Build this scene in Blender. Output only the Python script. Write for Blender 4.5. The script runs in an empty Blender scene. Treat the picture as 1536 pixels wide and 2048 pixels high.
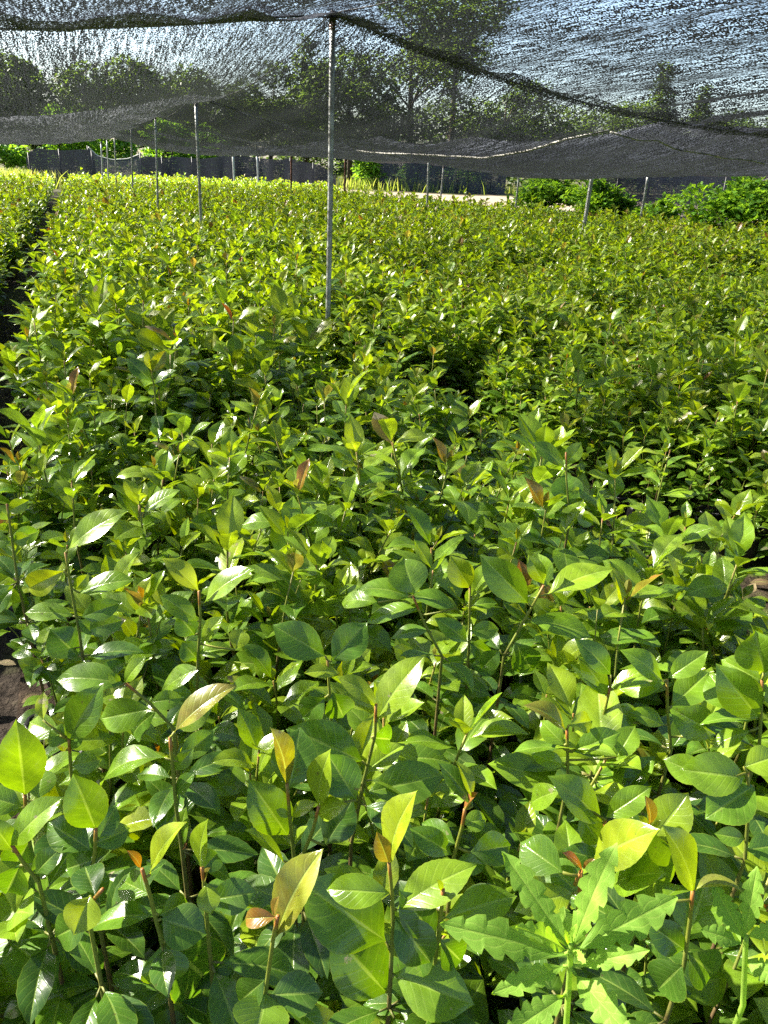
import bpy, math, random
import numpy as np
from mathutils import Vector, Matrix

random.seed(7)
rng = np.random.default_rng(7)
scene = bpy.context.scene
C = scene.collection
R = math.radians
CAM_Z = 1.1
PITCH, ROLL, FPX = R(23.8), 0.042, 1560.0        # lens of the phone, in photo pixels
SUN_AZ, SUN_EL = R(-72), R(37)

# ------------------------------------------------------------------ helpers
def ray(x, y):
    u, v = (x - 768) / FPX, -(y - 1024) / FPX
    c, s = math.cos(ROLL), math.sin(ROLL)
    u, v = u * c - v * s, u * s + v * c
    return np.array([u, math.cos(PITCH) + v * math.sin(PITCH), -math.sin(PITCH) + v * math.cos(PITCH)])

def at_z(x, y, z):
    d = ray(x, y); return np.array([0, 0, CAM_Z]) + d * ((z - CAM_Z) / d[2])

def at_y(x, y, Y):
    d = ray(x, y); return np.array([0, 0, CAM_Z]) + d * (Y / d[1])

def project(P):
    P = np.asarray(P, float) - np.array([0, 0, CAM_Z])
    cp, sp_ = math.cos(PITCH), math.sin(PITCH)
    z = P[..., 1] * cp - P[..., 2] * sp_
    v = P[..., 1] * sp_ + P[..., 2] * cp
    z = np.where(np.abs(z) < 1e-6, 1e-6, z)
    u, v = P[..., 0] / z, v / z
    c, s = math.cos(ROLL), math.sin(ROLL)
    return 768 + FPX * (u * c + v * s), 1024 - FPX * (-u * s + v * c), z

# bed axis: A is the tall pole, S runs along the beds, T across them
A0 = np.array([-0.30, 3.69]); S_DIR = np.array([-0.36, 0.933]); T_DIR = np.array([0.933, 0.36])
def to_sp(xy):
    r = np.asarray(xy, float) - A0; return r @ S_DIR, r @ T_DIR
def from_sp(s, p):
    return A0 + np.multiply.outer(s, S_DIR) + np.multiply.outer(p, T_DIR)

class MB:
    """collects vertices, faces and point attributes for ONE mesh"""
    def __init__(self): self.v = []; self.f = []; self.lf = []; self.age = []; self.n = 0
    def add(self, v, f, lf=None, age=0.0):
        v = np.asarray(v, float); k = len(v)
        self.v.append(v); self.f += [tuple(i + self.n for i in q) for q in f]
        self.lf.append(np.zeros((k, 3)) if lf is None else np.asarray(lf, float))
        self.age.append(np.broadcast_to(np.asarray(age, float), (k,)).copy()); self.n += k
    def tube(self, pts, rad, seg=6, age=0.0, cap=True):
        pts = np.asarray(pts, float); n = len(pts)
        rad = np.broadcast_to(np.asarray(rad, float), (n,))
        tan = np.gradient(pts, axis=0); tan /= np.linalg.norm(tan, axis=1)[:, None] + 1e-9
        ref = np.array([0.31, 0.95, 0.05]) if abs(tan[0][2]) > .5 else np.array([0.05, 0.1, 1.0])
        vs = []
        for i in range(n):
            a = np.cross(tan[i], ref); a /= np.linalg.norm(a); b = np.cross(tan[i], a)
            for k in range(seg):
                w = 2 * math.pi * k / seg
                vs.append(pts[i] + rad[i] * (a * math.cos(w) + b * math.sin(w)))
        fs = [(i * seg + k, i * seg + (k + 1) % seg, (i + 1) * seg + (k + 1) % seg, (i + 1) * seg + k) for i in range(n - 1) for k in range(seg)]
        if cap: fs += [tuple(range(seg))[::-1], tuple((n - 1) * seg + k for k in range(seg))]
        t = np.repeat(np.linspace(0, 1, n), seg)
        self.add(vs, fs, np.stack([np.zeros_like(t), t, np.full_like(t, rng.random())], 1), age)
    def box(self, c, d, rz=0.0):
        x, y, z = np.asarray(d) / 2
        v = np.array([[a, b, e] for e in (-z, z) for a, b in ((-x, -y), (x, -y), (x, y), (-x, y))])
        m = np.array([[math.cos(rz), -math.sin(rz), 0], [math.sin(rz), math.cos(rz), 0], [0, 0, 1]])
        self.add(v @ m.T + np.asarray(c), [(3, 2, 1, 0), (4, 5, 6, 7), (0, 1, 5, 4), (1, 2, 6, 5), (2, 3, 7, 6), (3, 0, 4, 7)])
    def mesh(self, name, mat, smooth=True):
        me = bpy.data.meshes.new(name)
        v = np.concatenate(self.v) if self.v else np.zeros((0, 3))
        me.from_pydata(v.tolist(), [], self.f)
        a = me.attributes.new('lf', 'FLOAT_VECTOR', 'POINT'); a.data.foreach_set('vector', np.concatenate(self.lf).ravel())
        a = me.attributes.new('age', 'FLOAT', 'POINT'); a.data.foreach_set('value', np.concatenate(self.age))
        if smooth: me.polygons.foreach_set('use_smooth', [True] * len(me.polygons))
        me.materials.append(mat); me.update()
        return me

def link(name, me, parent=None, loc=(0, 0, 0)):
    o = bpy.data.objects.new(name, me); C.objects.link(o); o.parent = parent; o.location = loc; return o
def tag(o, label, cat, group=None, kind=None):
    if label: o['label'] = label
    if cat: o['category'] = cat
    if group: o['group'] = group
    if kind: o['kind'] = kind
    return o
def thing(name, label, cat, loc=(0, 0, 0), group=None):
    return tag(link(name, None, None, loc), label, cat, group)
def struct(name, me):
    o = link(name, me); o['kind'] = 'structure'; return o

# ------------------------------------------------------------------ materials
class NT:
    def __init__(self, name):
        self.m = bpy.data.materials.new(name); self.m.use_nodes = True
        self.t = self.m.node_tree; self.t.nodes.clear()
        self.out = self.n('ShaderNodeOutputMaterial')
    def n(self, typ, props=None, **ins):
        d = self.t.nodes.new(typ)
        for k, v in (props or {}).items(): setattr(d, k, v)
        for k, v in ins.items(): self.set(d, k, v)
        return d
    def set(self, d, k, v):
        s = d.inputs[int(k[1:])] if k[0] == 'i' and k[1:].isdigit() else d.inputs[k.replace('_', ' ')]
        if isinstance(v, bpy.types.NodeSocket): self.t.links.new(v, s)
        else: s.default_value = v
    def math(self, op, a, b=0.0, c=0.0, clamp=False):
        return self.n('ShaderNodeMath', {'operation': op, 'use_clamp': clamp}, i0=a, i1=b, i2=c).outputs[0]
    def mix(self, f, a, b):
        d = self.n('ShaderNodeMix', {'data_type': 'RGBA'})
        self.set(d, 'i0', f); self.set(d, 'i6', a); self.set(d, 'i7', b); return d.outputs[2]
    def ramp(self, f, stops):
        d = self.n('ShaderNodeValToRGB'); e = d.color_ramp.elements
        while len(e) < len(stops): e.new(0.5)
        for q, (p, c) in zip(e, stops): q.position = p; q.color = (*c, 1)
        self.set(d, 'i0', f); return d.outputs[0]
    def noise(self, vec, scale, detail=3.0, rough=0.55):
        d = self.n('ShaderNodeTexNoise'); self.set(d, 'Scale', scale); self.set(d, 'Detail', detail); self.set(d, 'Roughness', rough)
        if vec is not None: self.set(d, 'Vector', vec)
        return d.outputs[0]
    def smooth(self, x, lo, hi, a=0.0, b=1.0):
        d = self.n('ShaderNodeMapRange', {'interpolation_type': 'SMOOTHSTEP'})
        for k, v in zip(('i0', 'i1', 'i2', 'i3', 'i4'), (x, lo, hi, a, b)): self.set(d, k, v)
        return d.outputs[0]
    def end(self, shader): self.t.links.new(shader, self.out.inputs[0]); return self.m

def rgb(*c): return (*c, 1.0)

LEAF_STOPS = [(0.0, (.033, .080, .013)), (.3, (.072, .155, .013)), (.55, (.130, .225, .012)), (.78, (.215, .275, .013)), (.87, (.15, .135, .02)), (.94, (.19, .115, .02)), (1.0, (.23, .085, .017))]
def leaf_material(name, stops=LEAF_STOPS, rough=.24, trans=.31, veins=8.0, spec=.55, spots=True, hue=.12, vmix=.2):
    k = NT(name)
    at = k.n('ShaderNodeAttribute', {'attribute_name': 'lf'}); ag = k.n('ShaderNodeAttribute', {'attribute_name': 'age'})
    sp_ = k.n('ShaderNodeSeparateXYZ', i0=at.outputs['Vector']); u, t, r = sp_.outputs
    oi = k.n('ShaderNodeObjectInfo')
    geo = k.n('ShaderNodeNewGeometry'); tc = k.n('ShaderNodeTexCoord')
    au = k.math('ABSOLUTE', u)
    n1 = k.noise(tc.outputs['Object'], 38.0, 2.0)
    a = k.math('ADD', ag.outputs['Fac'], k.math('MULTIPLY', k.math('SUBTRACT', r, .5), hue))
    a = k.math('ADD', a, k.math('MULTIPLY', k.math('SUBTRACT', oi.outputs['Random'], .5), hue * .6))
    a = k.math('ADD', a, k.math('MULTIPLY', k.math('SUBTRACT', n1, .5), .16), clamp=True)
    col = k.ramp(a, stops)
    rib = k.smooth(au, .03, .085, 1.0, 0.0)
    vv = k.math('FRACT', k.math('SUBTRACT', k.math('MULTIPLY', t, veins), k.math('MULTIPLY', au, 1.9)))
    vein = k.math('MULTIPLY', k.smooth(k.math('ABSOLUTE', k.math('SUBTRACT', vv, .5)), .03, .15, 1.0, 0.0), k.smooth(au, .75, .98, 1.0, 0.0))
    lite = k.mix(.5, col, rgb(.30, .40, .08))
    col = k.mix(k.math('MULTIPLY', vein, vmix), col, lite)
    col = k.mix(k.math('MULTIPLY', rib, .85), col, lite)
    edge = k.smooth(au, .93, 1.0)
    col = k.mix(k.math('MULTIPLY', edge, .35), col, rgb(.22, .27, .03))
    if spots:
        n2 = k.noise(tc.outputs['Object'], 26.0, 4.0, .7)
        sm = k.math('MULTIPLY', k.smooth(n2, .60, .66), k.smooth(r, .86, .88))
        col = k.mix(k.math('MULTIPLY', sm, .75), col, rgb(.30, .235, .17))
        n3 = k.noise(tc.outputs['Object'], 210.0, 2.0, .5)
        col = k.mix(k.math('MULTIPLY', k.math('MULTIPLY', k.smooth(n3, .70, .74), k.smooth(r, .40, .45)), .7), col, rgb(.07, .05, .02))
        n4 = k.noise(tc.outputs['Object'], 18.0, 5.0, .7)
        col = k.mix(k.math('MULTIPLY', k.smooth(n4, .5, .75), .22), col, rgb(.16, .17, .10))
    under = k.mix(.45, col, rgb(.12, .19, .04))
    col = k.mix(geo.outputs['Backfacing'], col, under)
    bmp = k.n('ShaderNodeBump'); k.set(bmp, 'Strength', .35); k.set(bmp, 'Distance', .0012)
    hgt = k.math('SUBTRACT', k.math('ADD', k.math('MULTIPLY', k.noise(tc.outputs['Object'], 95.0, 2.0), .75), k.math('MULTIPLY', au, 0.0)), k.math('ADD', k.math('MULTIPLY', vein, .22), k.math('MULTIPLY', rib, .6)))
    k.set(bmp, 'Height', hgt)
    p = k.n('ShaderNodeBsdfPrincipled'); k.set(p, 'Base Color', col); k.set(p, 'Normal', bmp.outputs[0])
    k.set(p, 'Roughness', k.math('ADD', k.math('MULTIPLY', geo.outputs['Backfacing'], .3), rough)); k.set(p, 'Specular IOR Level', spec)
    tr = k.n('ShaderNodeBsdfTranslucent')
    g = k.n('ShaderNodeHueSaturation'); k.set(g, 'Hue', .485); k.set(g, 'Saturation', 1.12); k.set(g, 'Value', 2.5); k.set(g, 'Color', col)
    k.set(tr, 'Color', g.outputs[0])
    mx = k.n('ShaderNodeMixShader', i0=trans, i1=p.outputs[0], i2=tr.outputs[0])
    return k.end(mx.outputs[0])

def plain(name, col, rough=.7, metal=0.0, var=.0, scale=20.0, col2=None, bump=0.0, spec=.4):
    k = NT(name); tc = k.n('ShaderNodeTexCoord')
    n1 = k.noise(tc.outputs['Object'], scale, 5.0, .65)
    c = k.mix(k.smooth(n1, .35, .65), rgb(*col), rgb(*(col2 or [x * (1 - var) for x in col])))
    p = k.n('ShaderNodeBsdfPrincipled'); k.set(p, 'Base Color', c); k.set(p, 'Roughness', rough); k.set(p, 'Metallic', metal); k.set(p, 'Specular IOR Level', spec)
    if bump:
        b = k.n('ShaderNodeBump'); k.set(b, 'Strength', .8); k.set(b, 'Distance', bump); k.set(b, 'Height', n1); k.set(p, 'Normal', b.outputs[0])
    return k.end(p.outputs[0])

def stem_material():
    k = NT('stem'); ag = k.n('ShaderNodeAttribute', {'attribute_name': 'age'}); tc = k.n('ShaderNodeTexCoord')
    n1 = k.noise(tc.outputs['Object'], 60.0, 3.0)
    a = k.math('ADD', ag.outputs['Fac'], k.math('MULTIPLY', k.math('SUBTRACT', n1, .5), .35), clamp=True)
    c = k.ramp(a, [(0.0, (.13, .085, .05)), (.45, (.10, .06, .025)), (.7, (.13, .16, .02)), (.88, (.19, .20, .02)), (1.0, (.28, .11, .02))])
    p = k.n('ShaderNodeBsdfPrincipled'); k.set(p, 'Base Color', c); k.set(p, 'Roughness', .55)
    return k.end(p.outputs[0])

def net_material(name, open_=.44, cell=1.0, tone=.03, far_dense=.0):
    """knitted shade cloth: black tapes with holes between them; the holes are really open"""
    k = NT(name); uv = k.n('ShaderNodeUVMap', {'uv_map': 'sp'}).outputs[0]
    def scaled(a, b, off=0.0):
        m = k.n('ShaderNodeMapping'); k.set(m, 'Vector', uv); k.set(m, 'Scale', (a / cell, b / cell, 1)); k.set(m, 'Location', (off, off * .7, 0)); return m.outputs[0]
    warp = k.noise(scaled(2.2, 5.0), 1.0, 2.0)
    streak = k.noise(scaled(5.5, 66.0), 1.0, 3.0, .6)          # ladders along the roll
    fine = k.noise(scaled(24.0, 115.0, 3.1), 1.0, 2.0, .6)
    knit = k.noise(scaled(110.0, 160.0, 7.7), 1.0, 1.0, .5)    # the single holes
    glint = k.noise(scaled(105.0, 165.0, 4.4), 1.0, 1.0, .5)  # sun and sky highlights on the threads, painted as lighter colour
    patch = k.noise(scaled(.9, 1.6, 1.3), 1.0, 3.0)
    o = k.math('ADD', k.math('MULTIPLY', k.math('SUBTRACT', streak, .5), 1.0), k.math('MULTIPLY', k.math('SUBTRACT', fine, .5), .75))
    o = k.math('ADD', o, k.math('MULTIPLY', k.math('SUBTRACT', patch, .5), .3))
    o = k.math('ADD', o, k.math('MULTIPLY', k.math('SUBTRACT', knit, .5), 1.6))
    o = k.math('ADD', o, k.math('MULTIPLY', k.math('SUBTRACT', warp, .5), .3))
    # the tapes have thickness: seen at a slant, less of each hole is open (for light as for sight)
    geo = k.n('ShaderNodeNewGeometry'); dt = k.n('ShaderNodeVectorMath', {'operation': 'DOT_PRODUCT'}); k.set(dt, 'i0', geo.outputs['Normal']); k.set(dt, 'i1', geo.outputs['Incoming'])
    slant = k.math('SUBTRACT', k.math('DIVIDE', 1.0, k.math('MAXIMUM', k.math('ABSOLUTE', dt.outputs['Value']), .06)), 1.0)
    o = k.math('SUBTRACT', o, k.math('MINIMUM', k.math('MULTIPLY', slant, .024), .21))
    if far_dense:    # the cloth past the first row of poles is of a closer knit
        sx = k.n('ShaderNodeSeparateXYZ', i0=uv).outputs[0]; o = k.math('SUBTRACT', o, k.math('MULTIPLY', k.smooth(sx, -.02, .02), k.smooth(k.n('ShaderNodeSeparateXYZ', i0=uv).outputs[1], -.03, .03, .45 * far_dense, far_dense)))
    if far_dense:    # unseen cloth over the near beds, opened up to let extra sun through
        o = k.math('ADD', o, k.smooth(k.n('ShaderNodeSeparateXYZ', i0=uv).outputs[0], -2.0, -1.7, .10, 0.0))
    hole = k.smooth(k.math('ADD', o, open_ - .5), -.035, .035)
    d = k.n('ShaderNodeBsdfPrincipled'); k.set(d, 'Base Color', k.mix(k.smooth(k.math('ADD', k.math('MULTIPLY', fine, .6), k.math('ADD', k.math('MULTIPLY', streak, .7), k.math('MULTIPLY', glint, .8))),   .88, 1.22), rgb(tone, tone, tone * 1.1), rgb(tone * 17, tone * 18.5, tone * 23)))
    if far_dense:    # sunlit glow of the width over the path, painted into its thread colour
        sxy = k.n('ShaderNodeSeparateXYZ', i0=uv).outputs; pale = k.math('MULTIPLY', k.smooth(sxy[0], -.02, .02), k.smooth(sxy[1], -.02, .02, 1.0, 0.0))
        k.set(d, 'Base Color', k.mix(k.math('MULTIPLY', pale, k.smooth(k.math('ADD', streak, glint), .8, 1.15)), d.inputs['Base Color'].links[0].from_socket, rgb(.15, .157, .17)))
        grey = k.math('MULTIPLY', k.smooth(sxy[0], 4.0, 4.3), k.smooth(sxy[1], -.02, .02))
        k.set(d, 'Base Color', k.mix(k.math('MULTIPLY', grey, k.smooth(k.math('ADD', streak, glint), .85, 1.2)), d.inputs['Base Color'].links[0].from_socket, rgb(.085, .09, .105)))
        lastc = d.inputs['Base Color'].links[0].from_socket
        k.set(d, 'Base Color', k.mix(k.smooth(sxy[0], -.15, .1, .72, 0.0), lastc, rgb(tone, tone, tone * 1.1)))
    k.set(d, 'Roughness', .6); k.set(d, 'Specular IOR Level', .25)
    tl = k.n('ShaderNodeBsdfTranslucent'); k.set(tl, 'Color', k.mix(k.smooth(glint, .45, .6), rgb(tone * 1.5, tone * 1.55, tone * 1.7), rgb(tone * 12, tone * 13, tone * 16)))
    m0 = k.n('ShaderNodeMixShader', i0=.35, i1=d.outputs[0], i2=tl.outputs[0])
    tp = k.n('ShaderNodeBsdfTransparent')
    mx = k.n('ShaderNodeMixShader', i0=hole, i1=m0.outputs[0], i2=tp.outputs[0])
    return k.end(mx.outputs[0])

def soil_material(name, a, b, moss=.0):
    k = NT(name); tc = k.n('ShaderNodeTexCoord'); v = tc.outputs['Object']
    n1 = k.noise(v, 9.0, 6.0, .7); n2 = k.noise(v, 1.3, 3.0); n3 = k.noise(v, 60.0, 3.0, .7)
    c = k.mix(k.smooth(n1, .35, .65), rgb(*a), rgb(*b))
    c = k.mix(k.math('MULTIPLY', k.smooth(n3, .5, .7), .5), c, rgb(*[min(1, x * 1.6) for x in b]))
    if moss: c = k.mix(k.math('MULTIPLY', k.smooth(k.math('ADD', n2, k.math('MULTIPLY', n1, .4)), .68, .80), moss), c, rgb(.07, .10, .015))
    p = k.n('ShaderNodeBsdfPrincipled'); k.set(p, 'Base Color', c); k.set(p, 'Roughness', .95); k.set(p, 'Specular IOR Level', .2)
    bm = k.n('ShaderNodeBump'); k.set(bm, 'Strength', 1.0); k.set(bm, 'Distance', .02)
    k.set(bm, 'Height', k.math('ADD', n1, k.math('MULTIPLY', n3, .5))); k.set(p, 'Normal', bm.outputs[0])
    return k.end(p.outputs[0])

M_LEAF = leaf_material('seedling_leaf')
M_FIELD = leaf_material('field_leaf', rough=.34, spec=.4, trans=.36)
M_WEED = leaf_material('weed_leaf', [(0, (.10, .205, .024)), (.5, (.18, .325, .04)), (1, (.25, .40, .05))], rough=.6, trans=.4, veins=6.0, spec=.25, spots=False, hue=.1, vmix=.55)
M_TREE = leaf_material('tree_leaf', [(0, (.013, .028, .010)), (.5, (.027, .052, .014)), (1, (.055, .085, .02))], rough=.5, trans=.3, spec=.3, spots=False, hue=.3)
M_SHRUB = leaf_material('shrub_leaf', [(0, (.045, .12, .014)), (.5, (.085, .21, .018)), (1, (.15, .29, .03))], rough=.45, trans=.4, spec=.3, spots=False, hue=.3)
M_GRASS = leaf_material('grass_blade', [(0, (.07, .13, .02)), (.5, (.16, .21, .04)), (1, (.28, .27, .09))], rough=.6, trans=.4, spec=.2, spots=False, hue=.4)
M_STEM = stem_material()
M_BAG = plain('black_film', (.022, .022, .024), .35, var=.5, scale=60, bump=.004)
M_POLE = plain('galvanised', (.36, .38, .38), .5, .6, col2=(.20, .20, .185), scale=22)
M_RUST = plain('rusty', (.14, .055, .035), .8, .1, col2=(.07, .03, .022), scale=30)
M_BARK = plain('bark', (.09, .065, .045), .9, var=.5, scale=8, bump=.03)
M_WIRE = plain('wire', (.03, .03, .032), .5, .3, var=.3)
M_ROPE = plain('white_rope', (.34, .33, .30), .8, col2=(.13, .125, .115), scale=16)
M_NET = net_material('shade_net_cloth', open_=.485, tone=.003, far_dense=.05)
M_WALLNET = net_material('hanging_net_cloth', open_=.27, cell=1.6, tone=.006)
M_FENCE = net_material('fence_net_cloth', open_=.17, cell=2.2, tone=.0035)
M_CLOTH = plain('black_cloth', (.010, .010, .011), .75, col2=(.028, .029, .032), scale=5, spec=.2)
M_PALE = plain('pale_hem', (.40, .40, .38), .6, var=.4, scale=20)
M_SOIL = soil_material('soil', (.022, .015, .010), (.055, .037, .024), .8)
M_TRACK = soil_material('track', (.17, .135, .095), (.26, .21, .155))
M_PATH = soil_material('path_soil', (.020, .015, .011), (.050, .037, .027), .4)

# ------------------------------------------------------------------ leaves and seedlings
def leaf_shape(ns, L, W, fold, curl, teeth=0.0, shape=(.62, .85), wave=0.0, nu=2, lobes=0):
    t = np.linspace(0, 1, ns)
    th = -curl * (t - .25)
    ds = L / (ns - 1)
    y = np.concatenate([[0], np.cumsum(np.cos((th[1:] + th[:-1]) / 2))]) * ds
    z = np.concatenate([[0], np.cumsum(np.sin((th[1:] + th[:-1]) / 2))]) * ds
    a, b = shape
    w = t ** a * (1 - t) ** b if lobes else np.sin(np.pi * t ** 1.03) ** .92 * np.clip(t / .22, .01, 1) ** .28 * (1 - .34 * np.clip((t - .80) / .18, 0, 1) ** 1.2); w = w / w.max() * W / 2
    if lobes:   # deep saw teeth pointing to the tip
        saw = (t * lobes) % 1.0; w = w * (1.0 - .43 * np.clip((saw - .40) / .60, 0, 1) * (t > .28) * (t < .97))
    elif teeth: w = w * (1 + teeth * np.where(np.arange(ns) % 2, 1, -1) * (t > .2) * (t < .95))
    w = w + L * .004
    us = np.array([-1, -.55, -.09, 0, .09, .55, 1]) if nu == 2 else np.linspace(-1, 1, 2 * nu + 1)
    V = []; LF = []
    ph = rng.random() * 6
    r = rng.random()
    for i in range(ns):
        N = np.array([0, -math.sin(th[i]), math.cos(th[i])])
        for u in us:
            f = fold * (1 - .35 * abs(u))
            d = abs(u) * w[i]
            V.append(np.array([math.copysign(d * math.cos(f), u) if u else 0.0, y[i], z[i]]) + N * (d * math.sin(f) + wave * W * u * u * math.sin(ph + 9 * t[i] + (2 if u > 0 else 0))))
            LF.append((u, t[i], r))
    m = len(us)
    F = [(i * m + j, i * m + j + 1, (i + 1) * m + j + 1, (i + 1) * m + j) for i in range(ns - 1) for j in range(m - 1)]
    return np.array(V), F, np.array(LF)

def put_leaf(mb, base, axis, normal, L, W, age, ns=11, fold=.3, curl=.5, teeth=0.0, **kw):
    V, F, LF = leaf_shape(ns, L, W, fold, curl, teeth, **kw)
    y = np.asarray(axis, float); y = y / np.linalg.norm(y)
    z = np.asarray(normal, float); z = z - y * (z @ y); z = z / (np.linalg.norm(z) + 1e-9)
    x = np.cross(y, z)
    mb.add(np.asarray(base) + V @ np.stack([x, y, z]), F, LF, age)

def seedling_parts(h, seed, ns=11, bush=2, leafL=.085, top_age=.72, teeth=.03, low=0.10):
    """stem, foliage and young shoot of one seedling with its base at the origin"""
    rs = np.random.default_rng(seed)
    st, fo, sh = MB(), MB(), MB()
    def axis_leaf(mb, P, az, el, L, age, fold, curl):
        ax = np.array([math.cos(az) * math.cos(el), math.sin(az) * math.cos(el), math.sin(el)])
        side = np.array([-math.sin(az), math.cos(az), 0]); nrm = np.cross(ax, side); nrm = nrm * (1 if nrm[2] > 0 else -1)
        nrm = nrm + side * rs.normal(0, .22)
        put_leaf(mb, P + ax * .006, ax, nrm, L, L * rs.uniform(.47, .59), age, ns, fold, curl, teeth, wave=rs.uniform(.01, .09))
    def shoot(P0, d0, length, main):
        n = 7; pts = [np.array(P0, float)]; d = np.array(d0, float)
        for i in range(n):
            d = d + rs.normal(0, .07, 3) + np.array([0, 0, .10]); d /= np.linalg.norm(d); pts.append(pts[-1] + d * length / n)
        pts = np.array(pts); t = np.linspace(0, 1, n + 1)
        r0 = .0032 if main else .0019
        st.tube(pts, r0 * (1 - .55 * t), 6, np.repeat((.15 + .8 * t ** 1.5) if main else (.45 + .45 * t), 6))
        step = rs.uniform(.0185, .024); nodes = np.arange(length * (low if main else .25), length, step)
        az = rs.random() * 6.28
        for j, q in enumerate(nodes):
            f = q / length
            if rs.random() < .10: continue
            i = min(int(f * n), n - 1); P = pts[i] + (pts[i + 1] - pts[i]) * (f * n - i)
            az += 2.4 + rs.normal(0, .3)
            el = R(rs.normal(8 + 26 * f ** 2, 13))
            L = leafL * rs.uniform(.72, 1.12) * (.78 + .34 * math.sin(math.pi * min(1, f * .9)))
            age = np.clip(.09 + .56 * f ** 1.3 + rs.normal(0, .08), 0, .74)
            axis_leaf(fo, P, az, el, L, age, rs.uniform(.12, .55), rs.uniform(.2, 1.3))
        k = rs.integers(2, 4)
        for j in range(k):      # the soft new leaves at the tip
            az += 2.6 + rs.normal(0, .4)
            el = R(rs.uniform(32, 68)); L = leafL * rs.uniform(.55, .98)
            axis_leaf(sh, pts[-1] - d * .008 * (k - 1 - j), az, el, L, np.clip(rs.normal(top_age, .08), .35, .95), rs.uniform(.3, .75), rs.uniform(-.1, .6))
        if rs.random() < .5: axis_leaf(sh, pts[-1], az + 1.5, R(80), leafL * .32, np.clip(top_age + .2, 0, 1), .9, .1)
        return pts
    lean = rs.normal(0, .07, 2)
    main = shoot((0, 0, 0), (lean[0], lean[1], 1), h, True)
    for b in range(bush):
        f = rs.uniform(.25, .6); i = int(f * 7); P = main[i]; a = rs.random() * 6.28
        shoot(P, (math.cos(a) * .75, math.sin(a) * .75, .7), h * rs.uniform(.3, .5) , False)
    return st, fo, sh

def bag_mesh():
    mb = MB(); n = 14; prof = [(0, .0, .045), (0, .03, .050), (0, .07, .052), (0, .105, .050), (0, .118, .052), (0, .112, .046), (0, .092, .044)]
    V = []
    for j, (_, z, r) in enumerate(prof):
        for i in range(n):
            w = 6.283 * i / n; q = r * (1 + .05 * math.sin(3 * w + j)); V.append((q * math.cos(w), q * math.sin(w), z + .004 * math.sin(2 * w + 1.3 * j)))
    F = [(j * n + i, j * n + (i + 1) % n, (j + 1) * n + (i + 1) % n, (j + 1) * n + i) for j in range(len(prof) - 1) for i in range(n)]
    F.append(tuple((len(prof) - 1) * n + i for i in range(n)))
    mb.add(V, F); return mb
ME_BAG = bag_mesh().mesh('grow_bag', M_BAG)

NVAR = 24
variants = []          # (stem mesh, foliage mesh, shoot mesh) of each kind of seedling
for i in range(NVAR):
    st, fo, sh = seedling_parts(.36 + .10 * random.random(), 100 + i, 11, bush=[1, 2, 2, 3][i % 4], leafL=.074 + .014 * random.random(), top_age=[.58, .64, .60, .72][i % 4])
    variants.append((st.mesh('stem', M_STEM), fo.mesh('foliage', M_LEAF), sh.mesh('young_leaves', M_LEAF)))

used_ids = []
SEED_GROUP = 'camellia seedlings packed in the nursery bed'
def seedling(base, label, meshes, rz=0.0, sc=1.0, tilt=(0, 0)):
    root = thing('camellia_seedling', label, 'seedling', (base[0], base[1], 0.0), SEED_GROUP)
    root.rotation_euler = (tilt[0], tilt[1], rz); root.scale = (sc, sc, sc)
    for nm, me in zip(('stem', 'foliage', 'young_leaves'), meshes): link(nm, me, root)
    link('grow_bag', ME_BAG, root)
    return root

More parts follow.
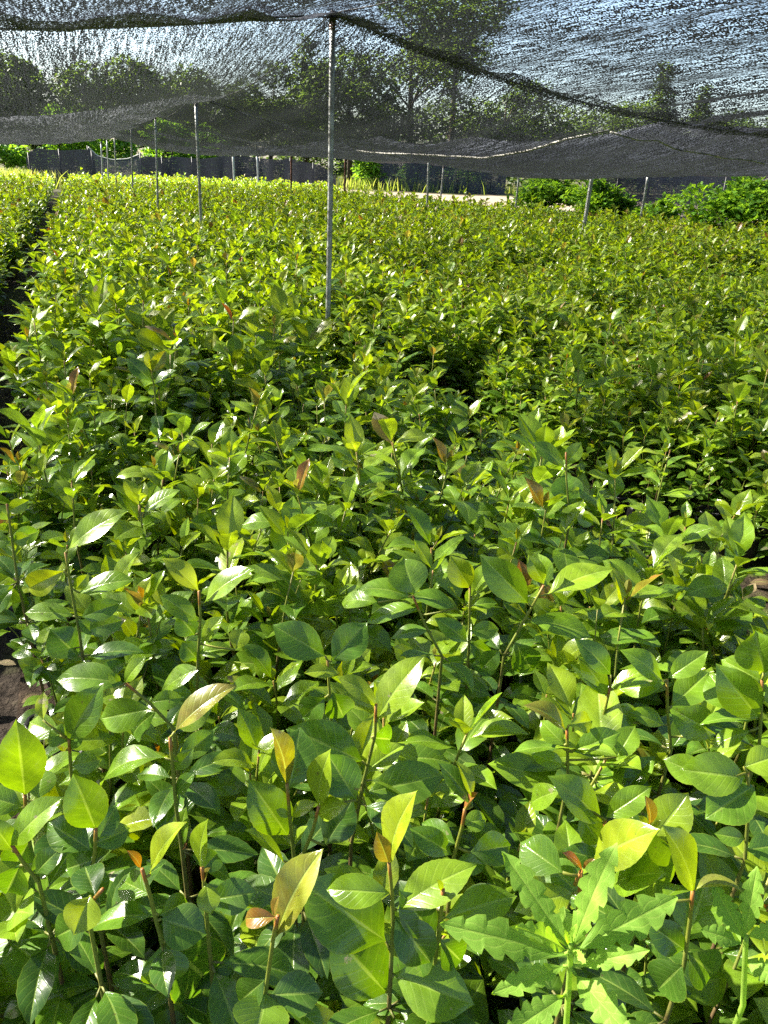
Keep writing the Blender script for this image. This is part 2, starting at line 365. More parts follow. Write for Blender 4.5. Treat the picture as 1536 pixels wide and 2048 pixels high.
# ---- the seedlings one can single out in the photograph. Each: label, height of its tip, stem line, leaves
# leaf = (base x, base y, tip x, tip y, width, age [, tip farther by, curl])
HEROES = []
HEROES += [
 ('seedling with upright folded yellow leaf and tiny round orange leaf on a straight green stem', .56, [(778, 1724), (784, 1790), (786, 1850), (778, 2015)],
  [(780, 1726, 810, 1583, 46, .74), (777, 1726, 756, 1670, 36, .89), (780, 1786, 646, 1778, 58, .58, 0, .7), (792, 1820, 948, 1720, 72, .60, .02), (772, 1882, 608, 1768, 125, .36), (788, 1948, 948, 2010, 92, .46, -.03), (772, 1985, 668, 1870, 105, .3), (790, 1832, 868, 1935, 75, .14, -.02)]),
 ('seedling with bright orange shoot and large bronze leaf folded along its middle', .55, [(556, 1832), (546, 1880), (530, 1992)],
  [(553, 1872, 626, 1698, 68, .86, .02), (552, 1834, 476, 1838, 34, .94, 0, 1.1), (548, 1830, 552, 1795, 12, .97), (532, 1985, 512, 2075, 95, .5, -.03), (540, 1990, 645, 1985, 70, .2), (530, 1960, 470, 2010, 55, .2)]),
 ('seedling with pointed red brown bud before a broad shiny leaf', .55, [(574, 1566), (580, 1640), (589, 1725)],
  [(572, 1570, 558, 1456, 34, .83), (578, 1580, 600, 1455, 88, .30, .03), (576, 1672, 503, 1566, 78, .46), (580, 1634, 552, 1618, 15, .66), (583, 1634, 625, 1600, 24, .7, 0, .8), (566, 1722, 500, 1650, 20, .6), (590, 1690, 608, 1650, 10, .66)]),
 ('seedling with narrow upright yellow green leaf between two wide dark leaves', .53, [(638, 1612), (626, 1660), (605, 1712)],
  [(637, 1614, 646, 1504, 42, .64), (636, 1628, 684, 1608, 40, .64, -.02), (634, 1634, 618, 1626, 14, .6), (712, 1600, 655, 1508, 75, .28, .02), (650, 1690, 705, 1600, 66, .12, .02)]),
 ('tall seedling whose bent stem carries a long folded pale green leaf', .58, [(752, 1408), (750, 1470), (728, 1560), (702, 1690)],
  [(754, 1440, 840, 1306, 66, .62, .02), (752, 1412, 684, 1346, 36, .66, 0, .6), (724, 1522, 578, 1456, 88, .38), (736, 1584, 892, 1548, 80, .44, .01), (742, 1560, 862, 1592, 42, .52, .02), (742, 1475, 795, 1480, 55, .3, .04), (720, 1570, 655, 1608, 50, .16, .03)]),
 ('seedling with a pair of broad dark leaves in a low V', .55, [(655, 1320), (658, 1370), (662, 1420)],
  [(650, 1312, 546, 1250, 72, .26), (664, 1322, 734, 1245, 70, .22, .02), (678, 1346, 612, 1340, 28, .62, -.02), (665, 1385, 690, 1440, 60, .2), (650, 1395, 600, 1440, 55, .15)]),
 ('branch of smooth rounded leaves fanning out beside the woody stem', .57, [(826, 1192), (850, 1250), (884, 1312)],
  [(822, 1196, 716, 1162, 40, .46, 0, .8), (827, 1190, 806, 1114, 80, .48, .02), (836, 1218, 728, 1236, 34, .42), (912, 1216, 824, 1182, 34, .42), (862, 1262, 778, 1268, 26, .4), (756, 1205, 672, 1195, 40, .5, .03, .7)]),
 ('old seedling with bare brown woody stem and many small round leaves', .56, [(940, 1172), (938, 1285), (932, 1400), (926, 1500)],
  [(940, 1176, 902, 1114, 54, .72), (944, 1192, 984, 1120, 36, .58), (936, 1284, 874, 1235, 38, .3), (940, 1286, 984, 1310, 44, .28), (930, 1322, 880, 1328, 38, .2), (940, 1262, 1000, 1258, 36, .4), (946, 1210, 995, 1204, 22, .45), (932, 1362, 868, 1352, 24, .3), (936, 1398, 882, 1398, 40, .3), (934, 1420, 900, 1468, 56, .4), (942, 1330, 1000, 1330, 44, .22), (940, 1400, 984, 1420, 44, .2), (944, 1435, 1010, 1448, 34, .3)]),
 ('seedling with one long pale pointed leaf reaching sideways over bags of soil', .58, [(1088, 1170), (1052, 1235), (1008, 1312)],
  [(1056, 1206, 964, 1114, 68, .42), (1094, 1188, 1226, 1124, 52, .58, .02), (1088, 1168, 1058, 1112, 34, .62), (1062, 1240, 1188, 1264, 46, .44, -.02), (1095, 1172, 1075, 1105, 42, .55, .02), (1030, 1285, 1070, 1350, 60, .2), (1000, 1300, 960, 1340, 40, .2)]),
 ('thin stemmed seedling with a white glint on its upper leaf', .55, [(1334, 1360), (1335, 1420), (1342, 1500)],
  [(1326, 1362, 1252, 1296, 40, .44), (1336, 1356, 1416, 1302, 42, .52), (1344, 1412, 1422, 1340, 58, .4, .02), (1326, 1372, 1232, 1375, 40, .5, .02), (1330, 1364, 1296, 1364, 20, .55), (1432, 1470, 1345, 1418, 66, .48), (1345, 1495, 1392, 1425, 46, .22, .02), (1330, 1450, 1262, 1418, 30, .5)]),
 ('seedling with three narrow leaves bunched together at its tip', .54, [(1220, 1375), (1212, 1410), (1203, 1450)],
  [(1222, 1350, 1160, 1278, 44, .38), (1214, 1390, 1164, 1314, 44, .56), (1210, 1390, 1152, 1325, 28, .52), (1220, 1382, 1280, 1336, 24, .6), (1225, 1380, 1320, 1335, 34, .5, .02), (1215, 1420, 1282, 1440, 44, .6), (1325, 1450, 1258, 1420, 30, .6), (1205, 1420, 1280, 1455, 50, .5)]),
 ('seedling with thick stem and stacked wide leaves beside the narrow leaved one', .58, [(1524, 1360), (1522, 1430), (1518, 1500)],
  [(1518, 1436, 1440, 1338, 74, .42), (1528, 1345, 1512, 1268, 84, .46), (1524, 1362, 1440, 1318, 50, .5, .03), (1475, 1420, 1415, 1345, 66, .45, .04), (1520, 1440, 1400, 1432, 20, .4), (1526, 1400, 1575, 1385, 40, .5), (1500, 1462, 1420, 1490, 30, .62)]),
 ('seedling with brown tinged slender leaf curving up from its tip', .53, [(1134, 1458), (1135, 1500), (1136, 1560)],
  [(1132, 1462, 1064, 1398, 28, .84, 0, .7), (1146, 1504, 1242, 1464, 50, .42), (1138, 1450, 1192, 1440, 40, .6, .02), (1128, 1498, 1024, 1492, 20, .42), (1130, 1530, 1064, 1508, 32, .52), (1128, 1490, 1080, 1440, 40, .5, .02), (1150, 1500, 1232, 1500, 22, .56, -.02), (1232, 1515, 1272, 1450, 46, .5, .02)]),
 ('brown stemmed seedling with two big round leaves one above the other', .55, [(1496, 1545), (1497, 1620), (1490, 1720)],
  [(1492, 1556, 1366, 1540, 74, .48, 0, .7), (1508, 1572, 1416, 1634, 80, .36, -.03), (1424, 1560, 1326, 1518, 50, .5, .02), (1488, 1534, 1560, 1510, 52, .58), (1490, 1678, 1432, 1668, 32, .36), (1492, 1700, 1560, 1690, 44, .3)]),
 ('seedling with two spreading yellow green leaves over a dark gap', .54, [(1210, 1640), (1212, 1690), (1206, 1740)],
  [(1204, 1646, 1112, 1550, 58, .48), (1212, 1634, 1302, 1574, 48, .52), (1202, 1690, 1164, 1634, 46, .5), (1124, 1580, 1048, 1606, 44, .46, .02), (1205, 1720, 1130, 1700, 40, .2)]),
 ('seedling with small upright red bud beside a large shining leaf', .56, [(1300, 1652), (1300, 1690), (1302, 1740)],
  [(1300, 1652, 1300, 1596, 16, .91), (1304, 1682, 1376, 1588, 74, .62, .01), (1185, 1725, 1300, 1655, 74, .70, -.03), (1226, 1768, 1310, 1736, 58, .5, -.04), (1314, 1795, 1284, 1670, 88, .42, -.02), (1296, 1655, 1280, 1632, 12, .8), (1306, 1652, 1320, 1640, 12, .82), (1290, 1690, 1245, 1700, 44, .6)]),
 ('seedling with dark folded leaf standing upright and thin leaf arching away', .55, [(1386, 1780), (1380, 1840), (1368, 1930)],
  [(1386, 1782, 1348, 1654, 42, .70), (1390, 1782, 1484, 1752, 20, .80, 0, 1.2), (1374, 1882, 1414, 1756, 82, .42, .02), (1370, 1900, 1300, 1850, 55, .3), (1366, 1930, 1310, 1985, 70, .2), (1375, 1905, 1440, 1960, 70, .3), (1330, 1800, 1375, 1760, 30, .5, .03)]),
 ('seedling with one olive leaf hanging over the toothed weed', .56, [(1150, 1770), (1162, 1742), (1158, 1800), (1150, 1880)],
  [(1146, 1788, 1034, 1814, 54, .64, -.02, .7), (1164, 1742, 1132, 1702, 12, .92), (1166, 1738, 1188, 1718, 14, .92), (1125, 1745, 1035, 1680, 70, .34, .03), (1160, 1790, 1090, 1720, 60, .3, .03)]),
 ('seedling with one glossy broad leaf just above the tip of the weed', .53, [(886, 1778), (882, 1830), (872, 1905)],
  [(890, 1836, 1036, 1788, 64, .56, .01), (868, 1872, 805, 1790, 66, .14), (884, 1782, 878, 1760, 10, .7), (870, 1895, 810, 1955, 44, .14), (880, 1880, 930, 1930, 60, .2)]),
 ('seedling with thin orange spike rising from paired leaves', .54, [(930, 1618), (924, 1655), (908, 1712)],
  [(929, 1620, 949, 1582, 10, .97), (926, 1646, 976, 1638, 38, .5, 0, .9), (904, 1708, 824, 1658, 48, .36), (912, 1690, 838, 1642, 46, .26, .03), (945, 1612, 884, 1520, 36, .20, .02), (944, 1600, 920, 1518, 22, .72, .02), (940, 1705, 1030, 1690, 60, .28, .02), (912, 1722, 975, 1730, 40, .3)]),
 ('seedling with single wide upright oval leaf at the soil edge', .52, [(50, 1588), (52, 1630), (60, 1690)],
  [(50, 1592, 34, 1452, 80, .46), (44, 1612, -40, 1590, 50, .42), (56, 1640, 110, 1600, 30, .4, .03), (60, 1680, 20, 1750, 60, .3), (75, 1600, 85, 1530, 52, .42, .03)]),
 ('seedling with broad oval leaf standing up before pale blotched leaves', .52, [(192, 1655), (190, 1700), (182, 1760)],
  [(192, 1660, 150, 1556, 74, .48), (188, 1690, 262, 1655, 44, .4, .02), (182, 1700, 90, 1640, 60, .3, .02), (186, 1720, 125, 1740, 50, .3), (196, 1680, 232, 1610, 40, .36, .02)]),
 ('tall thin seedling with long violet grey leaf pointing up and arching olive leaf', .58, [(340, 1475), (346, 1540), (352, 1610), (364, 1700)],
  [(349, 1464, 460, 1360, 44, .80, .02), (330, 1516, 172, 1538, 46, .5, 0, .95), (356, 1522, 432, 1458, 44, .36, .03), (350, 1540, 384, 1500, 30, .4), (352, 1590, 384, 1545, 26, .3), (366, 1690, 362, 1620, 24, .5), (360, 1698, 372, 1688, 10, .95)]),
 ('seedling with shiny narrow leaf leaning over brown branch by the bare soil', .50, [(24, 1690), (50, 1730), (78, 1765)],
  [(22, 1692, 110, 1592, 46, .5, .01), (24, 1700, -20, 1640, 40, .5), (70, 1750, 118, 1695, 36, .2), (60, 1745, 110, 1712, 40, .34, .03), (40, 1730, 6, 1800, 60, .3)]),
 ('seedling with twisted orange tip above a long pointed green leaf', .53, [(284, 1738), (300, 1790), (312, 1840), (326, 1888)],
  [(282, 1736, 260, 1700, 15, .96), (300, 1748, 352, 1640, 26, .84), (310, 1832, 168, 1838, 42, .36, 0, .6), (300, 1790, 232, 1755, 50, .3, .03), (322, 1838, 412, 1868, 74, .28, -.01), (324, 1890, 335, 1978, 78, .4, -.02), (330, 1880, 440, 1985, 110, .1, .02), (318, 1830, 385, 1800, 44, .3, .03)]),
 ('seedling with yellow leaf folded like a paper boat', .52, [(206, 1778), (186, 1800), (180, 1850)],
  [(180, 1792, 148, 1868, 64, .76, -.03), (190, 1790, 165, 1720, 56, .1, .04), (200, 1810, 190, 1730, 40, .12, .04), (176, 1840, 100, 1880, 60, .3)]),
 ('seedling with narrow dark leaf upright like a blade beside pale curled leaf', .53, [(404, 1735), (408, 1765), (410, 1800)],
  [(403, 1738, 400, 1644, 24, .68), (412, 1766, 422, 1830, 40, .68, -.02), (400, 1745, 440, 1700, 44, .2, .03), (420, 1800, 512, 1785, 60, .3), (408, 1765, 415, 1735, 8, .9)]),
 ('tall seedling whose top leaf glints white beside the path', .60, [(131, 1105), (142, 1175), (158, 1260), (165, 1312)],
  [(135, 1100, 246, 1010, 42, .54, .02), (127, 1142, 40, 1186, 50, .78, 0, .7), (160, 1186, 262, 1150, 36, .5), (146, 1232, 44, 1218, 36, .46), (162, 1235, 240, 1205, 40, .4), (170, 1262, 248, 1240, 40, .34), (156, 1312, 100, 1258, 64, .22), (176, 1314, 282, 1292, 30, .2), (150, 1180, 175, 1150, 24, .7), (155, 1240, 200, 1268, 26, .4)]),
 ('slim seedling with brown folded leaf and pale leaf spread like wings', .59, [(398, 1182), (401, 1240), (396, 1310), (394, 1385)],
  [(397, 1182, 330, 1112, 40, .80), (408, 1206, 498, 1128, 38, .6), (395, 1242, 322, 1188, 40, .42), (404, 1285, 440, 1232, 28, .62), (397, 1306, 464, 1294, 30, .56), (402, 1336, 312, 1378, 38, .48), (396, 1320, 365, 1285, 44, .4), (390, 1270, 356, 1230, 50, .2), (470, 1300, 485, 1255, 40, .7, .03), (385, 1390, 330, 1380, 30, .4)]),
 ('leaning seedling with very long green leaf lying flat over its neighbours', .54, [(250, 1366), (298, 1405), (346, 1455)],
  [(248, 1368, 104, 1346, 56, .42, 0, .6), (250, 1366, 284, 1314, 26, .58), (302, 1418, 188, 1440, 62, .48), (310, 1425, 250, 1475, 50, .2, .02), (300, 1405, 365, 1395, 36, .42), (345, 1450, 420, 1420, 50, .5), (240, 1372, 218, 1345, 20, .5)]),
 ('seedling with tilted oval leaf catching a white glint near the flat long leaf', .52, [(138, 1478), (140, 1510), (142, 1545)],
  [(138, 1482, 194, 1374, 62, .34), (135, 1482, 100, 1460, 44, .4), (142, 1500, 165, 1440, 30, .3), (120, 1470, 50, 1440, 44, .56, .02), (86, 1440, 84, 1382, 22, .76, .02), (145, 1530, 200, 1520, 40, .5)]),
 ('seedling on the path edge with long bare brown stem and few leaves', .60, [(14, 1008), (24, 1080), (36, 1165)],
  [(25, 1082, -30, 1080, 30, .5), (27, 1084, 58, 1072, 26, .6), (24, 1080, 80, 1062, 34, .3, .02), (18, 1022, 55, 1002, 28, .66), (36, 1160, 10, 1210, 44, .5), (20, 1040, -8, 1010, 26, .5)]),
 ('tall seedling holding up two leaves and one disc shaped leaf behind its stem', .62, [(1132, 905), (1133, 960), (1140, 1040)],
  [(1128, 935, 1070, 880, 30, .4), (1132, 930, 1162, 884, 32, .66), (1136, 1010, 1132, 946, 62, .4, .02), (1136, 982, 1165, 980, 14, .6), (1144, 1035, 1112, 1032, 20, .5), (1150, 1030, 1190, 1050, 26, .5)]),
 ('tall dark stemmed seedling above the path side canopy with orange yellow crown leaves', .64, [(300, 722), (306, 760), (311, 800), (312, 840)],
  [(304, 744, 330, 702, 26, .84), (306, 742, 296, 700, 24, .80), (303, 762, 252, 715, 30, .22), (308, 770, 348, 735, 12, .3), (312, 790, 300, 772, 20, .6)]),
]
WEEDS = [
 ('pale green toothed weed with a rosette of jagged leaves among the seedlings', .56, [(1142, 1885), (1140, 1930), (1132, 2060)],
  [(1130, 1908, 884, 1848, 80, .30, .0, .3), (1132, 1900, 1042, 1848, 36, .5, -.02, .3), (1136, 1896, 1008, 1702, 62, .4, .04, .3), (1146, 1892, 1226, 1688, 66, .55, .02, .3), (1158, 1896, 1358, 1792, 78, .35, .02, .4), (1162, 1928, 1290, 1902, 46, .6, -.02, .5), (1126, 1932, 992, 1984, 50, .55, -.03, .5), (1152, 1950, 1262, 2075, 70, .5, -.05, .4), (1128, 1992, 1010, 2072, 62, .45, -.03, .4), (1136, 1890, 1128, 1810, 40, .6, .03, .2), (1142, 1890, 1150, 1850, 14, .9), (1138, 1890, 1130, 1860, 12, .9), (1146, 1896, 1168, 1922, 18, .8, -.02)]),
 ('smaller toothed weed at the frame edge with one tall jagged leaf', .53, [(1492, 1872), (1490, 1920), (1486, 2010)],
  [(1490, 1872, 1514, 1736, 44, .5, .02, .3), (1486, 1876, 1428, 1772, 46, .3, .02, .4), (1484, 1885, 1405, 1860, 40, .3, 0, .4), (1496, 1872, 1580, 1852, 36, .6, 0, .4), (1482, 1890, 1440, 1800, 30, .35, .03, .3), (1492, 1920, 1560, 1960, 44, .5, -.02, .4)]),
]

def hero_plant(label, ztop, stem, leaves, weed=False):
    top = at_z(stem[0][0], stem[0][1], ztop); Y = top[1]
    pts = [at_y(x, y, Y) for x, y in stem]
    if pts[-1][2] > .08:
        e = pts[-1]; pts += [np.array([e[0] * .98, Y, max(.06, e[2] * .5)]), np.array([e[0] * .97, Y, 0.0])]
    pts = np.array(pts)[::-1]
    fine = [pts[0]]
    for a, b in zip(pts[:-1], pts[1:]):
        for q in (1 / 3, 2 / 3, 1): fine.append(a + (b - a) * q)
    pts = np.array(fine); base = np.array([pts[0][0], pts[0][1], 0.0])
    st, fo, sh = MB(), MB(), MB()
    t = np.clip(pts[:, 2] / ztop, 0, 1)
    r0 = .0042 if weed else .0035
    st.tube(pts - base, r0 * (1 - .5 * t), 8, np.repeat(np.where(t > .97, 1.0, .2 + .7 * t ** 2) if not weed else .8 + 0 * t, 8))
    for lf in leaves:
        bx, by, tx, ty, w, age = lf[:6]; dd = lf[6] if len(lf) > 6 else 0.0; curl = lf[7] if len(lf) > 7 else .45
        b = at_y(bx, by, Y); tp = at_y(tx, ty, Y + dd); ax = tp - b; L = np.linalg.norm(ax) * (1 + curl * curl * .03); ax /= np.linalg.norm(ax)
        mid = (b + tp) / 2; view = np.array([0, 0, CAM_Z]) - mid; dist = np.linalg.norm(view)
        wm = w / FPX * dist * .98
        Wreal = max(wm, min(L * (.46 if not weed else .33), wm * 2.4))
        n = view / dist; n = n - ax * (n @ ax); n /= np.linalg.norm(n)
        phi = math.acos(min(1, wm / Wreal)); sd = np.cross(ax, n)
        c = [n * math.cos(phi) + sd * math.sin(phi) * s for s in (1, -1)]
        nrm = max(c, key=lambda q: q[2])
        young = age >= .72
        if weed: put_leaf(fo, b - base, ax, nrm, L, Wreal * .84, age, 73, .35, curl, 0, shape=(1.15, .95), wave=.08, lobes=6)
        else: put_leaf(sh if young else fo, b - base, ax, nrm, L, Wreal * 1.04, age, 27, .5 if young else .3, curl * 1.3, .013, wave=.035)
        j = np.argmin(np.linalg.norm(pts - b, axis=1))
        if np.linalg.norm(pts[j] - b) > .004: st.tube(np.array([pts[j], (pts[j] + b) / 2 + (0, 0, -.001), b]) - base, .0014, 5, .85)
    if not weed:     # the older leaves lower down, out of the light
        zlow = min(at_y(l[0], l[1], Y)[2] for l in leaves)
        rs = np.random.default_rng(int(abs(stem[0][0] * 7 + stem[0][1])))
        for k in range(20):
            z = rs.uniform(.10, max(.16, min(zlow + .02, ztop * .80)))
            i = np.argmin(np.abs(pts[:, 2] - z)); P = pts[i] - base; az = k * 2.4 + rs.normal(0, .3); el = R(rs.normal(8, 14)); L = rs.uniform(.05, .08)
            ax = np.array([math.cos(az) * math.cos(el), math.sin(az) * math.cos(el), math.sin(el)]); sd = np.array([-math.sin(az), math.cos(az), 0]); nn = np.cross(ax, sd); nn *= 1 if nn[2] > 0 else -1
            st.tube([P, P + ax * .012], .0012, 5, .6)
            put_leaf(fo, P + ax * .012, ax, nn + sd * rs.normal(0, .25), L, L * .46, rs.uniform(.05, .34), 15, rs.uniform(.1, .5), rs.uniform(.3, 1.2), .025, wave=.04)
    if weed:
        root = thing('weed_plant', label, 'weed', tuple(base))
        link('stem', st.mesh('weed_stem', M_WEED), root); link('foliage', fo.mesh('weed_foliage', M_WEED), root)
    else:
        root = thing('camellia_seedling', label, 'seedling', tuple(base), SEED_GROUP)
        link('stem', st.mesh('stem', M_STEM), root)
        if fo.n: link('foliage', fo.mesh('foliage', M_LEAF), root)
        if sh.n: link('young_leaves', sh.mesh('young_leaves', M_LEAF), root)
        link('grow_bag', ME_BAG, root)
    return base
hero_xy = np.array([hero_plant(*h) for h in HEROES] + [hero_plant(*h, weed=True) for h in WEEDS])[:, :2]

# ------------------------------------------------------------------ where the seedlings stand
FAR_EDGE = [(-30, 24.0), (-12.0, 25.5), (-10.8, 27.5), (-9.5, 32), (-2.6, 31), (-1.4, 23.6), (2.2, 17.6), (3.7, 14.8), (6.0, 12.9), (8.5, 10.5), (16, 8)]
fx, fy = np.array(FAR_EDGE).T
def grid(s0, s1, p0, p1, d, jit):
    s, p = np.meshgrid(np.arange(s0, s1, d), np.arange(p0, p1, d), indexing='ij'); s, p = s.ravel(), p.ravel()
    return s + rng.uniform(-jit, jit, len(s)) * d, p + rng.uniform(-jit, jit, len(s)) * d
zones = []
for (s0, s1, d) in ((-4.6, 3.0, .104), (3.0, 9.0, .125), (9.0, 17.0, .15), (17.0, 36.0, .20)):
    s, p = grid(s0, s1, -7.5, 17.0, d, .30); zones.append(np.stack([s, p, np.full_like(s, d)], 1))
P = np.concatenate(zones); s, p = P[:, 0], P[:, 1]
xy = from_sp(s, p)
x, y = xy[:, 0], xy[:, 1]
ok = (y < np.interp(x, fx, fy)) & (np.hypot(x, y) > .16)
ok &= ((p > -1.24 + .05 * np.sin(s * 5)) & (s > -4.6)) | ((p < -1.65 + .05 * np.sin(s * 4)) & (s > -1.5))
gap = (np.abs(p - (.42 + .05 * np.sin(s * 3.1))) < np.where(s < -2.5, .09, .135) + .04 * np.sin(s * 2.3 + 1)) & (s < -.4)
hole = (np.hypot(s + .8, (p - .28) * 1.2) < .25) | (np.hypot(s + 2.0, p - .55) < .26)
ok &= ~(gap | hole)
ok &= ~((np.abs(np.arctan2(x, y)) > R(46)) & (np.hypot(x, y) > 2.2))
ok &= (y > -.25) & (rng.random(len(x)) > np.interp(np.hypot(x, y), [1, 3], [.04, .11]))
if len(hero_xy):
    dmin = np.min(np.hypot(x[:, None] - hero_xy[None, :, 0], y[:, None] - hero_xy[None, :, 1]), axis=1); ok &= dmin > .052; wd = hero_xy[len(HEROES):]; ok &= np.min(np.hypot(x[:, None] - wd[None, :, 0] + .03, y[:, None] - wd[None, :, 1]), axis=1) > .10
P, xy, x, y, s, p = P[ok], xy[ok], x[ok], y[ok], s[ok], p[ok]
N = len(P)
# height of each plant: uneven, the block beyond the gap a little smaller, low where the camera is held
H = 1.03 + .36 * (rng.random(N) - .5) + .12 * np.sin(x * 2.1 + 1) * np.sin(y * 1.7) + (rng.random(N) < .12) * .26 * np.clip(np.hypot(x, y) - .7, 0, 1)
H *= np.where((p > .45) & (s < 2.5), .86, 1.0)
rr = np.hypot(x, y)
H *= 1 - .32 * np.exp(-((p - .27) / .17) ** 2) * ((s > -2.5) & (s < -.3)) - .12 * np.exp(-((p - .75) / .2) ** 2) * ((s > -2.5) & (s < 0))
H *= np.interp(rr, [0, .35, .6, 1.0, 1.9, 3.0], [.62, .72, .82, .88, 1.0, 1.0])
RZ = rng.random(N) * 6.283
VI = rng.integers(0, NVAR, N)
px, py, pz = project(np.stack([x, y, np.full(N, .40)], 1))
inview = (px > -60) & (px < 1596) & (py > 200) & (py < 2150) & (pz > .1)
order = np.argsort(np.where(inview, np.hypot(x, y), 1e6))
n_single = 298 - len(HEROES)
single = set(order[:n_single].tolist())
GEN_LABEL = 'plain green camellia seedling crowded among others at the front of the bed'
for i in order[:n_single]:
    seedling((x[i], y[i]), GEN_LABEL, variants[VI[i]], RZ[i], float(H[i]), (rng.normal(0, .06), rng.normal(0, .06)))

# the rest of the field, past counting: one object whose points carry the plants
pool = bpy.data.collections.new('seedling_kinds')
def lod(kind, ns, bush):
    for i in range(14):
        st, fo, sh = seedling_parts(.36 + .10 * random.random(), 500 + i + kind * 50, ns, bush=bush + i % 2, leafL=.080 + .014 * random.random(), top_age=[.66, .70, .67, .74][i % 4], teeth=0.0, low=.12 if kind == 0 else .35)
        m = MB(); m.v = st.v + fo.v + sh.v; m.n = st.n + fo.n + sh.n; m.lf = st.lf + fo.lf + sh.lf; m.age = st.age + fo.age + sh.age
        m.f = st.f + [tuple(a + st.n for a in q) for q in fo.f] + [tuple(a + st.n + fo.n for a in q) for q in sh.f]
        me = m.mesh('field_seedling', M_STEM); me.materials.append(M_FIELD)
        idx = np.ones(len(me.polygons), dtype=np.int32); idx[:len(st.f)] = 0; me.polygons.foreach_set('material_index', idx)
        o = bpy.data.objects.new('kind_%02d' % (kind * 14 + i), me); pool.objects.link(o)
lod(0, 9, 2); lod(1, 6, 2)
rest = np.array([i for i in range(N) if i not in single])
me = bpy.data.meshes.new('seedling_field'); me.from_pydata(np.stack([x[rest], y[rest], 0 * x[rest]], 1).tolist(), [], [])
far = rr[rest] > 7.5
for nm, typ, val in (('kind', 'INT', (rng.integers(0, 14, len(rest)) + np.where(far, 14, 0)).astype(np.int32)), ('size', 'FLOAT', H[rest] * 1.0 * 1.0), ('turn', 'FLOAT', RZ[rest])):
    a = me.attributes.new(nm, typ, 'POINT'); a.data.foreach_set('value', val)
field = link('seedling_field', me)
tag(field, 'countless glossy green seedlings filling the beds back to the nets', 'seedlings', kind='stuff')
ng = bpy.data.node_groups.new('plant_field', 'GeometryNodeTree')
ng.interface.new_socket('Geometry', in_out='INPUT', socket_type='NodeSocketGeometry'); ng.interface.new_socket('Geometry', in_out='OUTPUT', socket_type='NodeSocketGeometry')
gi, go = ng.nodes.new('NodeGroupInput'), ng.nodes.new('NodeGroupOutput')
ci = ng.nodes.new('GeometryNodeCollectionInfo'); ci.inputs['Collection'].default_value = pool; ci.inputs['Separate Children'].default_value = True; ci.inputs['Reset Children'].default_value = True
iop = ng.nodes.new('GeometryNodeInstanceOnPoints'); iop.inputs['Pick Instance'].default_value = True
def named(nm, typ):
    d = ng.nodes.new('GeometryNodeInputNamedAttribute'); d.data_type = typ; d.inputs['Name'].default_value = nm
    return [q for q in d.outputs if q.enabled and q.name == 'Attribute'][0]
cx = ng.nodes.new('ShaderNodeCombineXYZ'); ng.links.new(named('turn', 'FLOAT'), cx.inputs[2])
e2r = ng.nodes.new('FunctionNodeEulerToRotation'); ng.links.new(cx.outputs[0], e2r.inputs[0])
ng.links.new(gi.outputs[0], iop.inputs['Points']); ng.links.new(ci.outputs[0], iop.inputs['Instance'])
ng.links.new(named('kind', 'INT'), iop.inputs['Instance Index']); ng.links.new(e2r.outputs[0], iop.inputs['Rotation'])
ng.links.new(named('size', 'FLOAT'), iop.inputs['Scale']); ng.links.new(iop.outputs[0], go.inputs[0])
field.modifiers.new('plants', 'NODES').node_group = ng

# ------------------------------------------------------------------ ground
def sheet(name, mat, x0, x1, y0, y1, z, nx, ny, amp=0.0, rz=None):
    gx, gy = np.meshgrid(np.linspace(x0, x1, nx), np.linspace(y0, y1, ny), indexing='ij')
    gz = z + amp * (np.sin(gx * 1.7 + gy * .6) + np.sin(gy * 2.3 - gx * .8) + .6 * np.sin(gx * 5.1 + gy * 3.3))
    V = np.stack([gx, gy, gz], -1).reshape(-1, 3)
    if rz: V = np.concatenate([from_sp(V[:, 0], V[:, 1]), V[:, 2:]], 1)
    F = [(i * ny + j, (i + 1) * ny + j, (i + 1) * ny + j + 1, i * ny + j + 1) for i in range(nx - 1) for j in range(ny - 1)]
    if rz: F = [q[::-1] for q in F]
    mb = MB(); mb.add(V, F); return mb.mesh(name, mat)
struct('ground', sheet('ground', M_SOIL, -400, 400, -60, 900, -.01, 60, 60))
struct('bed_soil', sheet('bed_soil', M_SOIL, -4.8, 6, -1.28, 6, .012, 110, 80, .004, rz=1))
struct('path', sheet('path', M_PATH, -4.8, 28, -1.66, -1.27, .006, 120, 6, .006, rz=1))

# ------------------------------------------------------------------ poles
def pole(name, label, xy_, ztop, rad, mat, lean=(0, 0), group='poles holding up the shade net'):
    root = thing(name, label, 'pole', (xy_[0], xy_[1], 0), group)
    n = 8; pts = np.array([[lean[0] * t, lean[1] * t, ztop * t] for t in np.linspace(0, 1, n)])
    pts[:, 0] += .004 * np.sin(np.linspace(0, 4, n))
    a = MB(); a.tube(pts, rad, 16); link('shaft', a.mesh('shaft', mat), root)
    b = MB(); b.tube([pts[-1] + (0, 0, -.03), pts[-1] + (0, 0, .006)], rad * 1.18, 14); b.tube([pts[-1] + (0, 0, .006), pts[-1] + (0, 0, .012)], rad * .7, 12); link('cap', b.mesh('cap', M_WIRE), root)
    tie = MB(); a_ = np.linspace(0, 6 * math.pi, 40); c_ = pts[-1] + (0, 0, -.06)
    tie.tube(np.stack([c_[0] + rad * 1.12 * np.cos(a_), c_[1] + rad * 1.12 * np.sin(a_), c_[2] + .0016 * a_], 1), .0018, 5); link('wire_tie', tie.mesh('wire_tie', M_RUST), root)
    return root
POLES = {}
